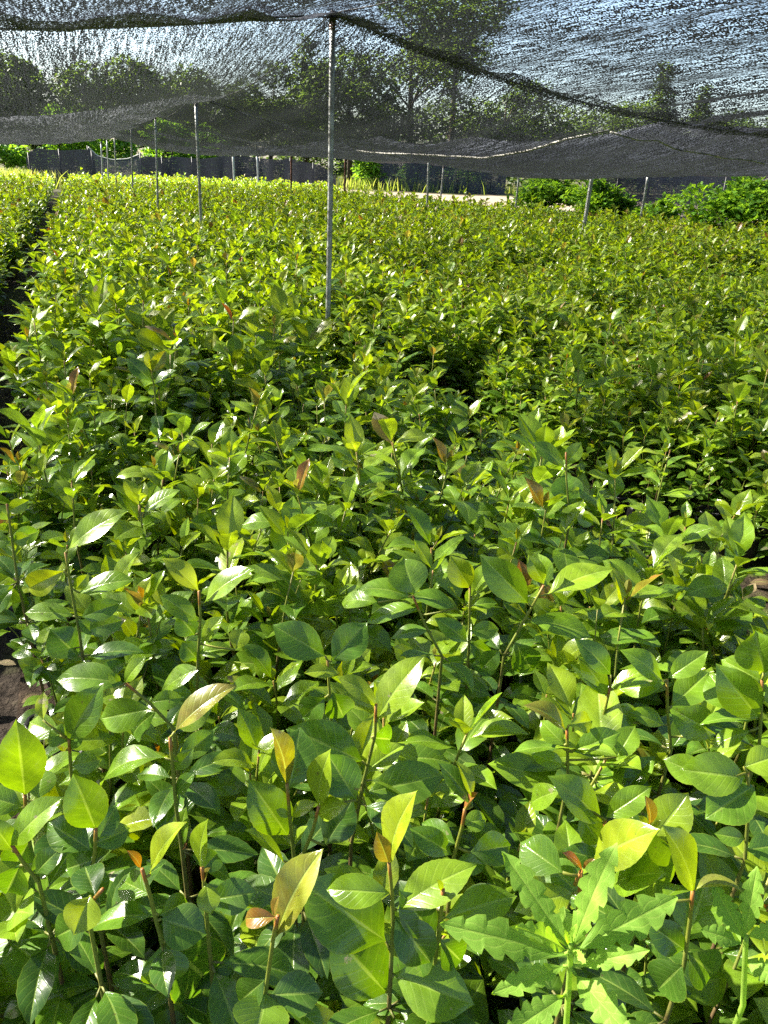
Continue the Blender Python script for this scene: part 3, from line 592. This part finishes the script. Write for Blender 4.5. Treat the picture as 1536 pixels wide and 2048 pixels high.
for key, xt, yt, xb, yb, ztop, rad, mat, label in (
    ('A', 667, 20, 655, 605, 1.66, .0118, M_POLE, 'thick grey steel pole standing alone in the middle of the seedlings'),
    ('B', 392, 205, 402, 468, 1.55, .0125, M_POLE, 'second grey pole of the long row beside the soil path'),
    ('C', 311, 230, 315, 405, 1.64, .0140, M_POLE, 'third grey pole of the long row beside the soil path'),
    ('D', 262, 252, 265, 374, 1.68, .0170, M_POLE, 'fourth slim grey pole of the long row beside the path'),
    ('E', 229, 272, 232, 362, 1.58, .0170, M_POLE, 'fifth slim pole of the long row, at the net edge'),
    ('E2', 214, 278, 217, 358, 1.52, .017, M_POLE, 'thin far pole just behind the fifth pole of the row'),
    ('E3', 202, 284, 205, 356, 1.45, .017, M_POLE, 'last thin pole of the row, by the hanging black cloth'),
    ('R1', 858, 315, 854, 407, 1.36, .0210, M_POLE, 'pale grey pole upright under the sagging white seam'),
    ('R2', 887, 338, 882, 386, 1.20, .0230, M_POLE, 'thin grey pole beside the pale dirt track'),
    ('R3', 1038, 352, 1031, 412, 1.20, .0190, M_POLE, 'grey pole in front of the tall round shrub'),
    ('F', 1183, 360, 1167, 455, 1.25, .0230, M_POLE, 'stout leaning grey pole in front of the middle shrub'),
    ('G', 1294, 365, 1282, 432, 1.20, .0230, M_POLE, 'leaning grey pole in front of the lowest shrub'),
    ('H1', 466, 308, 468, 358, 1.36, .035, M_POLE, 'pale far pole against the long black fence cloth'),
    ('H2', 514, 312, 516, 358, 1.34, .033, M_POLE, 'greenish far pole with white seam above it'),
    ('b1', 583, 305, 582, 372, 1.42, .026, M_RUST, 'rusty brown pole against the dark fence cloth'),
    ('b2', 691, 307, 689, 379, 1.42, .026, M_RUST, 'rusty brown pole in front of the yellow grass opening')):
    b = at_z(xb, yb, .52); t_ = at_y(xt, yt, b[1])
    bz = at_z(xb, yb, .52)[:2]
    lean = ((t_[0] - b[0]) / max(.2, t_[2] - .52) * ztop, 0)
    base = (bz[0] - lean[0] / ztop * .52, bz[1])
    pole('rusty_pole' if mat is M_RUST else 'steel_pole', label, base, ztop, rad, mat, lean); POLES[key] = base

# ------------------------------------------------------------------ the shade net: cloth hung on wires, sagging in every bay
ST = [-4.6, 0.0, 4.1, 8.9, 13.2, 17.4, 21.2]             # rows of poles along the beds
CO = [-9.6, -4.8, 0.0, 5.0, 10.0, 15.0]
ds = .10
gs = np.arange(ST[0], ST[-1] + 1e-6, ds); gp = np.arange(CO[0], CO[-1] + 1e-6, ds)
Z = np.full((len(gs), len(gp)), 1.5); fixed = np.zeros_like(Z, bool)
def pole_z(i, j):
    return 1.67 if (i, j) == (1, 2) else 1.66 + .05 * math.sin(i * 2.1 + j * 3.7)
SAG_T = {}; SAG_S = {}
for i in range(len(ST)):
    for j in range(len(CO) - 1): SAG_T[i, j] = .30
for j in range(len(CO)):
    for i in range(len(ST) - 1): SAG_S[i, j] = .13
SAG_T[1, 1] = .20; SAG_T[1, 2] = .34; SAG_T[2, 2] = .38; SAG_T[2, 1] = .34; SAG_T[3, 2] = .36; SAG_T[3, 1] = .3
def idx(a, v): return int(round((v - a[0]) / ds))
for i, s_ in enumerate(ST):
    for j in range(len(CO) - 1):
        a, b = idx(gp, CO[j]), idx(gp, CO[j + 1]); q = np.linspace(0, 1, b - a + 1)
        Z[idx(gs, s_), a:b + 1] = pole_z(i, j) * (1 - q) + pole_z(i, j + 1) * q - SAG_T[i, j] * 4 * q * (1 - q); fixed[idx(gs, s_), a:b + 1] = True
for j, p_ in enumerate(CO):
    for i in range(len(ST) - 1):
        a, b = idx(gs, ST[i]), idx(gs, ST[i + 1]); q = np.linspace(0, 1, b - a + 1)
        Z[a:b + 1, idx(gp, p_)] = pole_z(i, j) * (1 - q) + pole_z(i + 1, j) * q - SAG_S[i, j] * 4 * q * (1 - q); fixed[a:b + 1, idx(gp, p_)] = True
LOAD = {}
for i in range(len(ST) - 1):
    for j in range(len(CO) - 1): LOAD[i, j] = .16
LOAD[0, 1] = .05; LOAD[0, 2] = .04; LOAD[0, 3] = .05; LOAD[1, 2] = .26; LOAD[1, 1] = .20; LOAD[1, 3] = .25
q = np.zeros_like(Z)
for (i, j), l in LOAD.items():
    q[idx(gs, ST[i]):idx(gs, ST[i + 1]), idx(gp, CO[j]):idx(gp, CO[j + 1])] = l
q *= 1 + .25 * np.sin(gs[:, None] * 1.3 + gp[None] * .9)
for _ in range(2600):
    n_ = np.pad(Z, 1, mode='edge'); m_ = (n_[:-2, 1:-1] + n_[2:, 1:-1] + n_[1:-1, :-2] + n_[1:-1, 2:]) / 4 - q * ds * ds / 4
    Z = np.where(fixed, Z, m_)
Zs = Z + (.020 * np.sin(gp[None] * 17 + .8 * np.sin(gs[:, None] * 1.1)) * np.sin(gs[:, None] * .7 + gp[None]) + .009 * np.sin(gp[None] * 41 + gs[:, None] * 2.0)) * ~fixed
def net_z(s_, p_):
    a, b = np.clip((s_ - gs[0]) / ds, 0, len(gs) - 1.001), np.clip((p_ - gp[0]) / ds, 0, len(gp) - 1.001); i, j = int(a), int(b); f, g = a - i, b - j
    return (Zs[i, j] * (1 - f) + Zs[i + 1, j] * f) * (1 - g) + (Zs[i, j + 1] * (1 - f) + Zs[i + 1, j + 1] * f) * g
def net_mesh(name, s_arr, p_arr, zz, mat):
    ss, pp_ = np.meshgrid(s_arr, p_arr, indexing='ij'); w = from_sp(ss.ravel(), pp_.ravel()); n2 = len(p_arr)
    mb = MB(); mb.add(np.concatenate([w, zz.ravel()[:, None]], 1), [(i * n2 + j, i * n2 + j + 1, (i + 1) * n2 + j + 1, (i + 1) * n2 + j) for i in range(len(s_arr) - 1) for j in range(n2 - 1)])
    me = mb.mesh(name, mat); uvl = me.uv_layers.new(name='sp'); vi = np.zeros(len(me.loops), dtype=np.int32); me.loops.foreach_get('vertex_index', vi)
    uvl.data.foreach_set('uv', np.stack([ss.ravel()[vi], pp_.ravel()[vi]], 1).ravel()); return me
net = thing('shade_net', 'huge black knitted shade net sagging between wires over the whole field', 'net', (0, 0, 0))
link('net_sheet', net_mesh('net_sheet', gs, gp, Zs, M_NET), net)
def strip(s0, s1, p0, p1, drop, du):     # where two widths of cloth overlap along a wire
    sa, pa = np.arange(s0, s1, .04), np.arange(p0, p1, .05)
    zz = np.array([[net_z(a, b) - .012 - drop * (1 - (a - s0) / (s1 - s0)) * (.5 + .5 * math.sin(b * 2.1)) for b in pa] for a in sa])
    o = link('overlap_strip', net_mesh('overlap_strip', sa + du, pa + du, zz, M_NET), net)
    o.location = (-du * (S_DIR[0] + T_DIR[0]), -du * (S_DIR[1] + T_DIR[1]), 0)
strip(-.42, .001, CO[1], .12, .05, .37); strip(-.20, .001, CO[1], .1, .03, .71); strip(-.13, .04, -.02, CO[3], .0, 1.13); strip(-.98, -.88, 1.5, CO[3], .0, 2.1); strip(4.0, 4.16, -.02, CO[3], .0, .93); strip(8.82, 9.0, CO[1], CO[4], .0, 1.31); strip(13.1, 13.3, CO[1], CO[4], .0, .57)
def net_line(name, pts_sp, rad, mat, dz=-.006, label=None):
    pts = [np.array([*from_sp(a, b), net_z(a, b) + dz]) for a, b in pts_sp]
    m = MB(); m.tube(pts, rad, 6); o = link(name, m.mesh(name, mat), net)
    if label: o['label'] = label
for i in range(1, 6):
    net_line('support_wire', [(ST[i], v) for v in np.arange(CO[0] + .05, CO[-1], .2)], .0035, M_WIRE)
for j in range(1, 5):
    net_line('support_wire', [(v, CO[j]) for v in np.arange(ST[0] + .05, ST[-1], .2)], .0025, M_WIRE)

# the white lacing along the joins of the cloth: follows the cloth where it is seen in the photo
def on_net(px_, py_, lo=3.0, hi=24.0):
    d = ray(px_, py_); prev = None
    for Y in np.arange(lo, hi, .03):
        w = np.array([0, 0, CAM_Z]) + d * (Y / d[1]); a, b = to_sp(w[:2])
        if a < gs[0] or a > gs[-1] or b < gp[0] or b > gp[-1]: continue
        diff = w[2] - net_z(a, b)
        if prev is not None and prev * diff < 0: return a, b
        prev = diff
    return None
def seam(label, pix):
    pts = [on_net(a, b) for a, b in pix]; pts = [q for q in pts if q]
    if len(pts) < 2: return
    fine = []
    for a, b in zip(pts[:-1], pts[1:]):
        n = max(2, int(math.hypot(b[0] - a[0], b[1] - a[1]) / .12))
        for t in np.linspace(0, 1, n, endpoint=False): fine.append((a[0] + (b[0] - a[0]) * t, a[1] + (b[1] - a[1]) * t))
    fine.append(pts[-1]); net_line('seam', fine, .0055, M_ROPE, -.014, label)
seam('white laced seam dipping towards the tall pole', [(715, 297), (790, 302), (860, 305), (930, 308), (1000, 305), (1060, 294), (1130, 273), (1218, 254)])
seam('white laced seam running down beside the shrubs', [(1222, 255), (1280, 272), (1350, 287), (1420, 300), (1480, 312), (1530, 320)])


# ------------------------------------------------------------------ hanging net walls and fence cloth beyond the beds
def curtain(name, label, cat, top_line, zbot, mat, folds, amp, posts=(), hem=None, seed=0, group=None):
    """cloth hung from a line of points (x, y, z): folds, a heavy hem and its posts"""
    rs = np.random.default_rng(seed); tl = np.array(top_line, float)
    d = np.concatenate([[0], np.cumsum(np.linalg.norm(np.diff(tl[:, :2], axis=0), axis=1))]); n = max(12, int(d[-1] / .08)); m = 10
    q = np.linspace(0, d[-1], n); c = np.stack([np.interp(q, d, tl[:, k]) for k in range(3)], 1)
    dirv = tl[-1, :2] - tl[0, :2]; dirv /= np.linalg.norm(dirv); nv = np.array([-dirv[1], dirv[0]])
    o0 = c[0].copy(); o0[2] = 0
    root = thing(name, label, cat, tuple(o0), group)
    ph = rs.random(4) * 6; V = []; UV = []
    for i in range(n):
        for j in range(m + 1):
            f = j / m; k = amp * (.25 + .75 * f) * (math.sin(q[i] * folds + ph[0]) + .5 * math.sin(q[i] * folds * 2.3 + ph[1])) 
            z = c[i, 2] * (1 - f) + zbot * f
            V.append([c[i, 0] + nv[0] * k, c[i, 1] + nv[1] * k, z]); UV.append((q[i], z))
    V = np.array(V) - o0
    F = [(i * (m + 1) + j, i * (m + 1) + j + 1, (i + 1) * (m + 1) + j + 1, (i + 1) * (m + 1) + j) for i in range(n - 1) for j in range(m)]
    mb = MB(); mb.add(V, F); me_ = mb.mesh('cloth', mat); uvl = me_.uv_layers.new(name='sp'); vi = np.zeros(len(me_.loops), dtype=np.int32); me_.loops.foreach_get('vertex_index', vi)
    uvl.data.foreach_set('uv', np.array(UV)[vi].ravel()); link('cloth', me_, root)
    if hem is not None:
        h = MB(); h.tube(V.reshape(n, m + 1, 3)[:, 0] + (0, 0, .005), .018, 6); link('hem', h.mesh('hem', hem), root)
    for fpos in posts:
        P = np.array([np.interp(fpos * d[-1], d, tl[:, k]) for k in range(3)]) - o0
        b = MB(); b.tube([(P[0], P[1] - .06, 0), (P[0], P[1] - .06, P[2] + .05)], .018, 8); link('post', b.mesh('post', M_WIRE), root)
    return root
def TL(depth, *pts): return [tuple(at_y(a, b, dd)) for (a, b), dd in zip(pts, depth if hasattr(depth, '__len__') else [depth] * len(pts))]
curtain('fence_cloth', 'dark cloth panel with square top behind the end of the path', 'fence', TL(29, (52, 318), (60, 303), (74, 296), (120, 301), (176, 298), (186, 306), (190, 322)), 0, M_FENCE, 3.0, .05, (.05, .5, .97), None, 1, 'cloth fence behind the beds')
curtain('fence_cloth', 'thin grey cloth panel with deeply dipping hem beside the black panel', 'fence', TL(31, (176, 294), (195, 312), (225, 320), (255, 318), (282, 308)), 0, M_WALLNET, 2.0, .07, (.0, .99), M_PALE, 2, 'cloth fence behind the beds')
curtain('fence_cloth', 'long dark cloth panel with uneven top under the bright bushes', 'fence', TL(33, (274, 330), (278, 318), (288, 312), (330, 316), (352, 313), (400, 318), (444, 313)), 0, M_FENCE, 2.6, .12, (.3, .65), None, 3, 'cloth fence behind the beds')
curtain('fence_cloth', 'streaked dark cloth panel behind the two pale far poles', 'fence', TL(34, (438, 312), (490, 313), (540, 318), (575, 320)), 0, M_FENCE, 3.6, .12, (.2, .6), None, 4, 'cloth fence behind the beds')
curtain('fence_cloth', 'drooping grey brown cloth panel ending at the grassy opening', 'fence', TL(33, (570, 316), (610, 324), (640, 330), (672, 352)), 0, M_FENCE, 3.2, .12, (.1, .55), None, 5, 'cloth fence behind the beds')
curtain('net_wall', 'blue grey net wall with thin posts beyond the pale dirt track', 'net', TL((46, 46, 46, 46), (760, 322), (850, 318), (930, 320), (1015, 330)), 0, M_WALLNET, .9, .10, (.12, .3, .48, .62, .7, .88), None, 6)
curtain('net_wall', 'blue grey net wall hanging between the low shrub and the wide shrub', 'net', TL((27, 26.5, 26), (1210, 352), (1330, 350), (1480, 350)), 0, M_WALLNET, 1.0, .12, (.1, .9), None, 7)

# ------------------------------------------------------------------ shrubs, trees, grass behind
def foliage_cloud(clumps, n, size, seed, flat=.35, shrub=False):
    rs = np.random.default_rng(seed); mb = MB(); tot = sum(c[3] ** 2 for c in clumps)
    for (cx_, cy_, cz_, r, sq) in clumps:
        k = int(n * r * r / tot); tone = rs.uniform(.2, .8)
        d = rs.normal(size=(k, 3)); d /= np.linalg.norm(d, axis=1)[:, None]
        rad = r * rs.uniform(.35, 1.0, k) ** .45 * (1 + .18 * np.sin(d[:, 0] * 5 + d[:, 2] * 4 + cx_))
        Pn = d * rad[:, None] * np.array([1, 1, sq]) + (cx_, cy_, cz_)
        for P_ in Pn:
            az = rs.random() * 6.28; el = R(rs.normal(5, 25)); L = size * rs.uniform(.6, 1.3)
            ax = np.array([math.cos(az) * math.cos(el), math.sin(az) * math.cos(el), math.sin(el)]); sd = np.array([-math.sin(az), math.cos(az), 0]); nn = np.cross(ax, sd); nn *= np.sign(nn[2]) or 1; nn = nn + rs.normal(0, flat, 3)
            nn = nn - ax * (nn @ ax); nn /= np.linalg.norm(nn); x_ = np.cross(ax, nn); W = L * .26
            r_ = rs.random()
            mb.add([P_, P_ + ax * L * .5 + x_ * W + nn * W * .25, P_ + ax * L - nn * L * .1, P_ + ax * L * .5 - x_ * W + nn * W * .25], [(0, 1, 2, 3)], [(.3, 0, r_), (.9, .5, r_), (.3, 1, r_), (.9, .5, r_)], np.clip(tone + rs.normal(0, .12), 0, 1))
    return mb
def shrub(label, px_, py_, depth, w_, h_, seed):
    b = at_y(px_, py_, depth); rs = np.random.default_rng(seed)
    root = thing('shrub', label, 'shrub', (b[0], depth, 0), 'leafy shrubs at the field edge')
    tr = MB(); clumps = []
    for k in range(9):
        a = k * 2.4 + rs.normal(0, .3); r = w_ * .5 * rs.uniform(.25, .8); q = np.array([math.cos(a) * r, math.sin(a) * r, h_ * rs.uniform(.45, .78) * (1 - .25 * (r / w_ * 2) ** 2)])
        tr.tube([(0, 0, 0), q * (.4, .4, .55), q * (.8, .8, .95)], [.022, .013, .006], 6)
        clumps.append((*q, w_ * rs.uniform(.20, .30), .48))
    clumps.append((0, 0, h_ * .72, w_ * .28, .5)); clumps.append((rs.normal(0, .1), 0, h_ * .88, w_ * .16, .5))
    link('branches', tr.mesh('branches', M_BARK), root); link('foliage', foliage_cloud(clumps, 3200, .13, seed).mesh('foliage', M_SHRUB), root)
shrub('tall round shrub of feathery bright leaves behind the grey pole', 1085, 400, 18.2, 1.7, 1.18, 31)
shrub('middle shrub with flat sprays of bright leaves and deep shade beneath', 1205, 410, 16.0, 1.25, 1.12, 32)
shrub('lowest shrub, dark underneath, next to the patch of bare ground', 1310, 415, 14.9, .8, .78, 33)
shrub('wide shrub with layered bright leaf sprays beyond the bare patch', 1490, 420, 13.4, 1.9, 1.22, 34)

def tree(label, px_, depth, h_, spread, seed, n=5200, group='trees standing behind the nets', conifer=False, mat=None, size=.34):
    b = at_y(px_, 345, depth); rs = np.random.default_rng(seed)
    root = thing('tree', label, 'tree', (b[0], depth, 0), group)
    tr = MB(); lean = rs.normal(0, .3, 2)
    top = np.array([lean[0], lean[1], h_ * .85]); tr.tube([(0, 0, -.1), top * .35 + (0, 0, .2), top * .7, top], [h_ * .022, h_ * .017, h_ * .010, .02], 9)
    clumps = []
    m = 15 if conifer else 13
    for k in range(m):
        f = (k + .5) / m; a = k * 2.4 + rs.normal(0, .4)
        if conifer: z = h_ * (.16 + .8 * f); r = spread * (1 - f) * .55 * rs.uniform(.5, 1.1); cr = spread * (.40 * (1 - f) + .12); sq = .75
        else: z = h_ * rs.uniform(.28, .9); r = spread * .62 * math.sqrt(max(.05, 1 - ((z / h_ - .5) / .52) ** 2)) * rs.uniform(.4, 1); cr = spread * rs.uniform(.24, .40); sq = .7
        q = np.array([math.cos(a) * r, math.sin(a) * r, z]); s0 = top * min(.95, z / h_ * .8)
        tr.tube([s0, (s0 + q) / 2 + (0, 0, .1), q], [h_ * .007, h_ * .004, .012], 5); clumps.append((*q, cr, sq))
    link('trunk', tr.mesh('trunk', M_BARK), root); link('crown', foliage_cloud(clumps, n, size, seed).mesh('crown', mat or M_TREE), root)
TREES = [
 ('biggest broad tree, its dark crown topping the wood behind the nets', 820, 50, 10.6, 4.6, 0), ('broad crowned tree half hidden by the biggest tree', 900, 54, 11.2, 4.4, 0),
 ('pointed tree just beyond the tall standing pole', 615, 56, 8.6, 3.6, 1), ('bushy tree filling the dip beside the pointed tree', 540, 52, 6.4, 3.8, 0), ('low round tree between the pointed tree and the biggest one', 700, 48, 7.4, 3.6, 0),
 ('wide tree behind the far row of slim poles', 420, 50, 5.6, 4.0, 0), ('tree with ragged crown behind the black fence cloth', 310, 46, 5.5, 3.4, 0), ('tree seen through the sagging bay over the path', 190, 44, 5.2, 3.6, 0),
 ('tree rising beyond the end of the soil path', 80, 46, 5.4, 3.2, 0), ('tree at the outer end of the wood past the path', -40, 44, 5.4, 4.0, 0),
 ('low tree in the notch beyond the white seam', 1000, 56, 6.4, 4.4, 0), ('spreading low tree beyond the blue grey net wall', 1080, 60, 5.6, 4.6, 0),
 ('dark spire shaped conifer, tallest of the two beyond the shrubs', 1300, 62, 8.8, 3.0, 1), ('shorter spire shaped conifer beyond the shrubs', 1382, 64, 7.6, 2.8, 1),
 ('low wide tree under the two conifers', 1240, 62, 5.4, 4.8, 0), ('small round tree past the shorter conifer', 1470, 60, 5.2, 4.2, 0), ('low tree at the outer end past the conifers', 1590, 58, 5.4, 4.4, 0)]
for i, (lb, px_, dp, h_, sp2, con) in enumerate(TREES): tree(lb, px_, dp, h_, sp2, 60 + i, conifer=bool(con))
for i, (lb, px_, dp, h_, w_) in enumerate([
 ('sunlit bush above the fence between the fourth pole and the black panel', 335, 39, 2.6, 1.9), ('pale green bush over the top of the black panel', 215, 38, 2.9, 1.8), ('small bright bush above the long uneven cloth panel', 420, 40, 2.4, 1.8),
 ('bright bush showing over the square black panel', 120, 37, 2.8, 1.8), ('yellow green bush at the far end of the side bed', 10, 34, 1.7, 1.6),
 ('yellow green bush in the grassy opening', 850, 50, 2.3, 2.2), ('dark bush inside the blue grey net wall', 950, 52, 2.4, 2.2), ('grassy bush beside the rusty pole opening', 745, 47, 1.9, 1.8)]):
    tree(lb, px_, dp, h_, w_, 90 + i, 2200, 'sunlit bushes beyond the fence', False, M_SHRUB, .24)

def grass_patch(name, label, pts, n, hgt, seed):
    rs = np.random.default_rng(seed); mb = MB(); (x0, y0), (x1, y1), wd = pts
    for _ in range(n):
        f = rs.random(); bx_, by_ = x0 + (x1 - x0) * f + rs.normal(0, wd), y0 + (y1 - y0) * f + rs.normal(0, wd)
        h_ = hgt * rs.uniform(.5, 1.3); d = rs.normal(0, .35, 2) * h_; wv = rs.normal(0, .02, 2); r_ = rs.random()
        mb.add([(bx_ - .02, by_, 0), (bx_ + .02, by_, 0), (bx_ + .014 + d[0] * .4, by_ + d[1] * .4 + wv[0], h_ * .6), (bx_ - .014 + d[0] * .4, by_ + d[1] * .4, h_ * .6), (bx_ + d[0], by_ + d[1], h_)], [(0, 1, 2, 3), (3, 2, 4)], [(.3, 0, r_)] * 5, np.clip(rs.normal(.5, .25), 0, 1))
    tag(link(name, mb.mesh(name, M_GRASS)), label, 'grass', None, 'stuff')
a_, b_ = at_y(690, 380, 38), at_y(1000, 372, 42)
grass_patch('tall_grass', 'yellow green tall grass along the pale dirt track', ((a_[0], 47), (b_[0], 50), 1.6), 2400, .55, 3)
a_, b_ = at_y(-60, 340, 27), at_y(60, 340, 29)
grass_patch('edge_grass', 'yellowish grass at the far end of the side bed', ((a_[0], 28), (b_[0], 30.5), .9), 2600, .5, 4)
grass_patch('weedy_grass', 'thin grass around the shrubs and the bare patch', ((2.5, 20.5), (11, 13.5), .9), 3500, .22, 5)
struct('dirt_track', sheet('dirt_track', M_TRACK, -4.2, 16, 27, 41, .03, 40, 30, .012))
struct('bare_patch', sheet('bare_patch', M_TRACK, 4.2, 9.0, 16.2, 21.5, .02, 30, 30, .006))

rs_ = np.random.default_rng(77)
wood = [(-75 + i * 5.2 + rs_.normal(0, 1), 78 + rs_.normal(0, 3), 1.6 + rs_.normal(0, .3), 3.6 + rs_.random(), .9) for i in range(32)]
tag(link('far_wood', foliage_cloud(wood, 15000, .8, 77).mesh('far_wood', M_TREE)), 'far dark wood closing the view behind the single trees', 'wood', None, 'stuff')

# fallen leaves lying on the path and on the bare soil between the blocks
rs_ = np.random.default_rng(5); lit = MB()
for k_ in range(900):
    if k_ % 3: s_, p_ = rs_.uniform(-4.2, 9), rs_.normal(-1.42, .10)
    else: s_, p_ = rs_.uniform(-3.4, -.4), rs_.normal(.42, .12)
    q_ = from_sp(s_, p_); a_ = rs_.random() * 6.28; L_ = rs_.uniform(.025, .06)
    put_leaf(lit, (q_[0], q_[1], .03 + .012 * rs_.random()), (math.cos(a_), math.sin(a_), rs_.normal(0, .12)), (rs_.normal(0, .3), rs_.normal(0, .3), 1), L_, L_ * .45, rs_.uniform(.0, 1), 5, rs_.uniform(-.4, .5), rs_.uniform(-.8, .8), nu=1)
M_DEAD = leaf_material('dead_leaf', [(0, (.07, .045, .025)), (.5, (.16, .11, .06)), (1, (.26, .20, .12))], rough=.8, trans=.1, spec=.15, spots=False, hue=.3)
tag(link('fallen_leaves', lit.mesh('fallen_leaves', M_DEAD)), 'dry brown leaves fallen on the soil path and gap', 'fallen leaves', None, 'stuff')


# ------------------------------------------------------------------ light, sky, camera
w = bpy.data.worlds.new('World'); scene.world = w; w.use_nodes = True
nt = w.node_tree; bg = nt.nodes['Background']
sky = nt.nodes.new('ShaderNodeTexSky'); sky.sky_type = 'NISHITA'; sky.sun_disc = False
sky.sun_elevation = SUN_EL; sky.sun_rotation = SUN_AZ; sky.air_density = 1.0; sky.dust_density = 1.6; sky.ozone_density = 2.0
nt.links.new(sky.outputs[0], bg.inputs[0]); bg.inputs[1].default_value = .055
ld = bpy.data.lights.new('sun', 'SUN'); ld.energy = 5.0; ld.angle = R(.6); ld.color = (1.0, .94, .82)
sun = bpy.data.objects.new('sun', ld); C.objects.link(sun)
sd = Vector((math.sin(SUN_AZ) * math.cos(SUN_EL), math.cos(SUN_AZ) * math.cos(SUN_EL), math.sin(SUN_EL)))
sun.rotation_euler = sd.to_track_quat('Z', 'Y').to_euler(); sun.location = sd * 30
cd = bpy.data.cameras.new('camera'); cam = bpy.data.objects.new('camera', cd); C.objects.link(cam)
cd.sensor_fit = 'VERTICAL'; cd.sensor_height = 24; cd.lens = 24 * FPX / 2048; cd.clip_start = .02; cd.clip_end = 3000
rot = Matrix.Rotation(R(90) - PITCH, 4, 'X') @ Matrix.Rotation(ROLL, 4, 'Z')
cam.matrix_world = Matrix.Translation((0, 0, CAM_Z)) @ rot
scene.camera = cam
vs = scene.view_settings; vs.view_transform = 'Standard'; vs.look = 'None'; vs.exposure = 2.55; vs.gamma = 1.0
cy = scene.cycles; cy.max_bounces = 7; cy.diffuse_bounces = 3; cy.glossy_bounces = 2; cy.transmission_bounces = 4; cy.transparent_max_bounces = 16
cy.use_denoising = False; cy.sample_clamp_indirect = 6.0
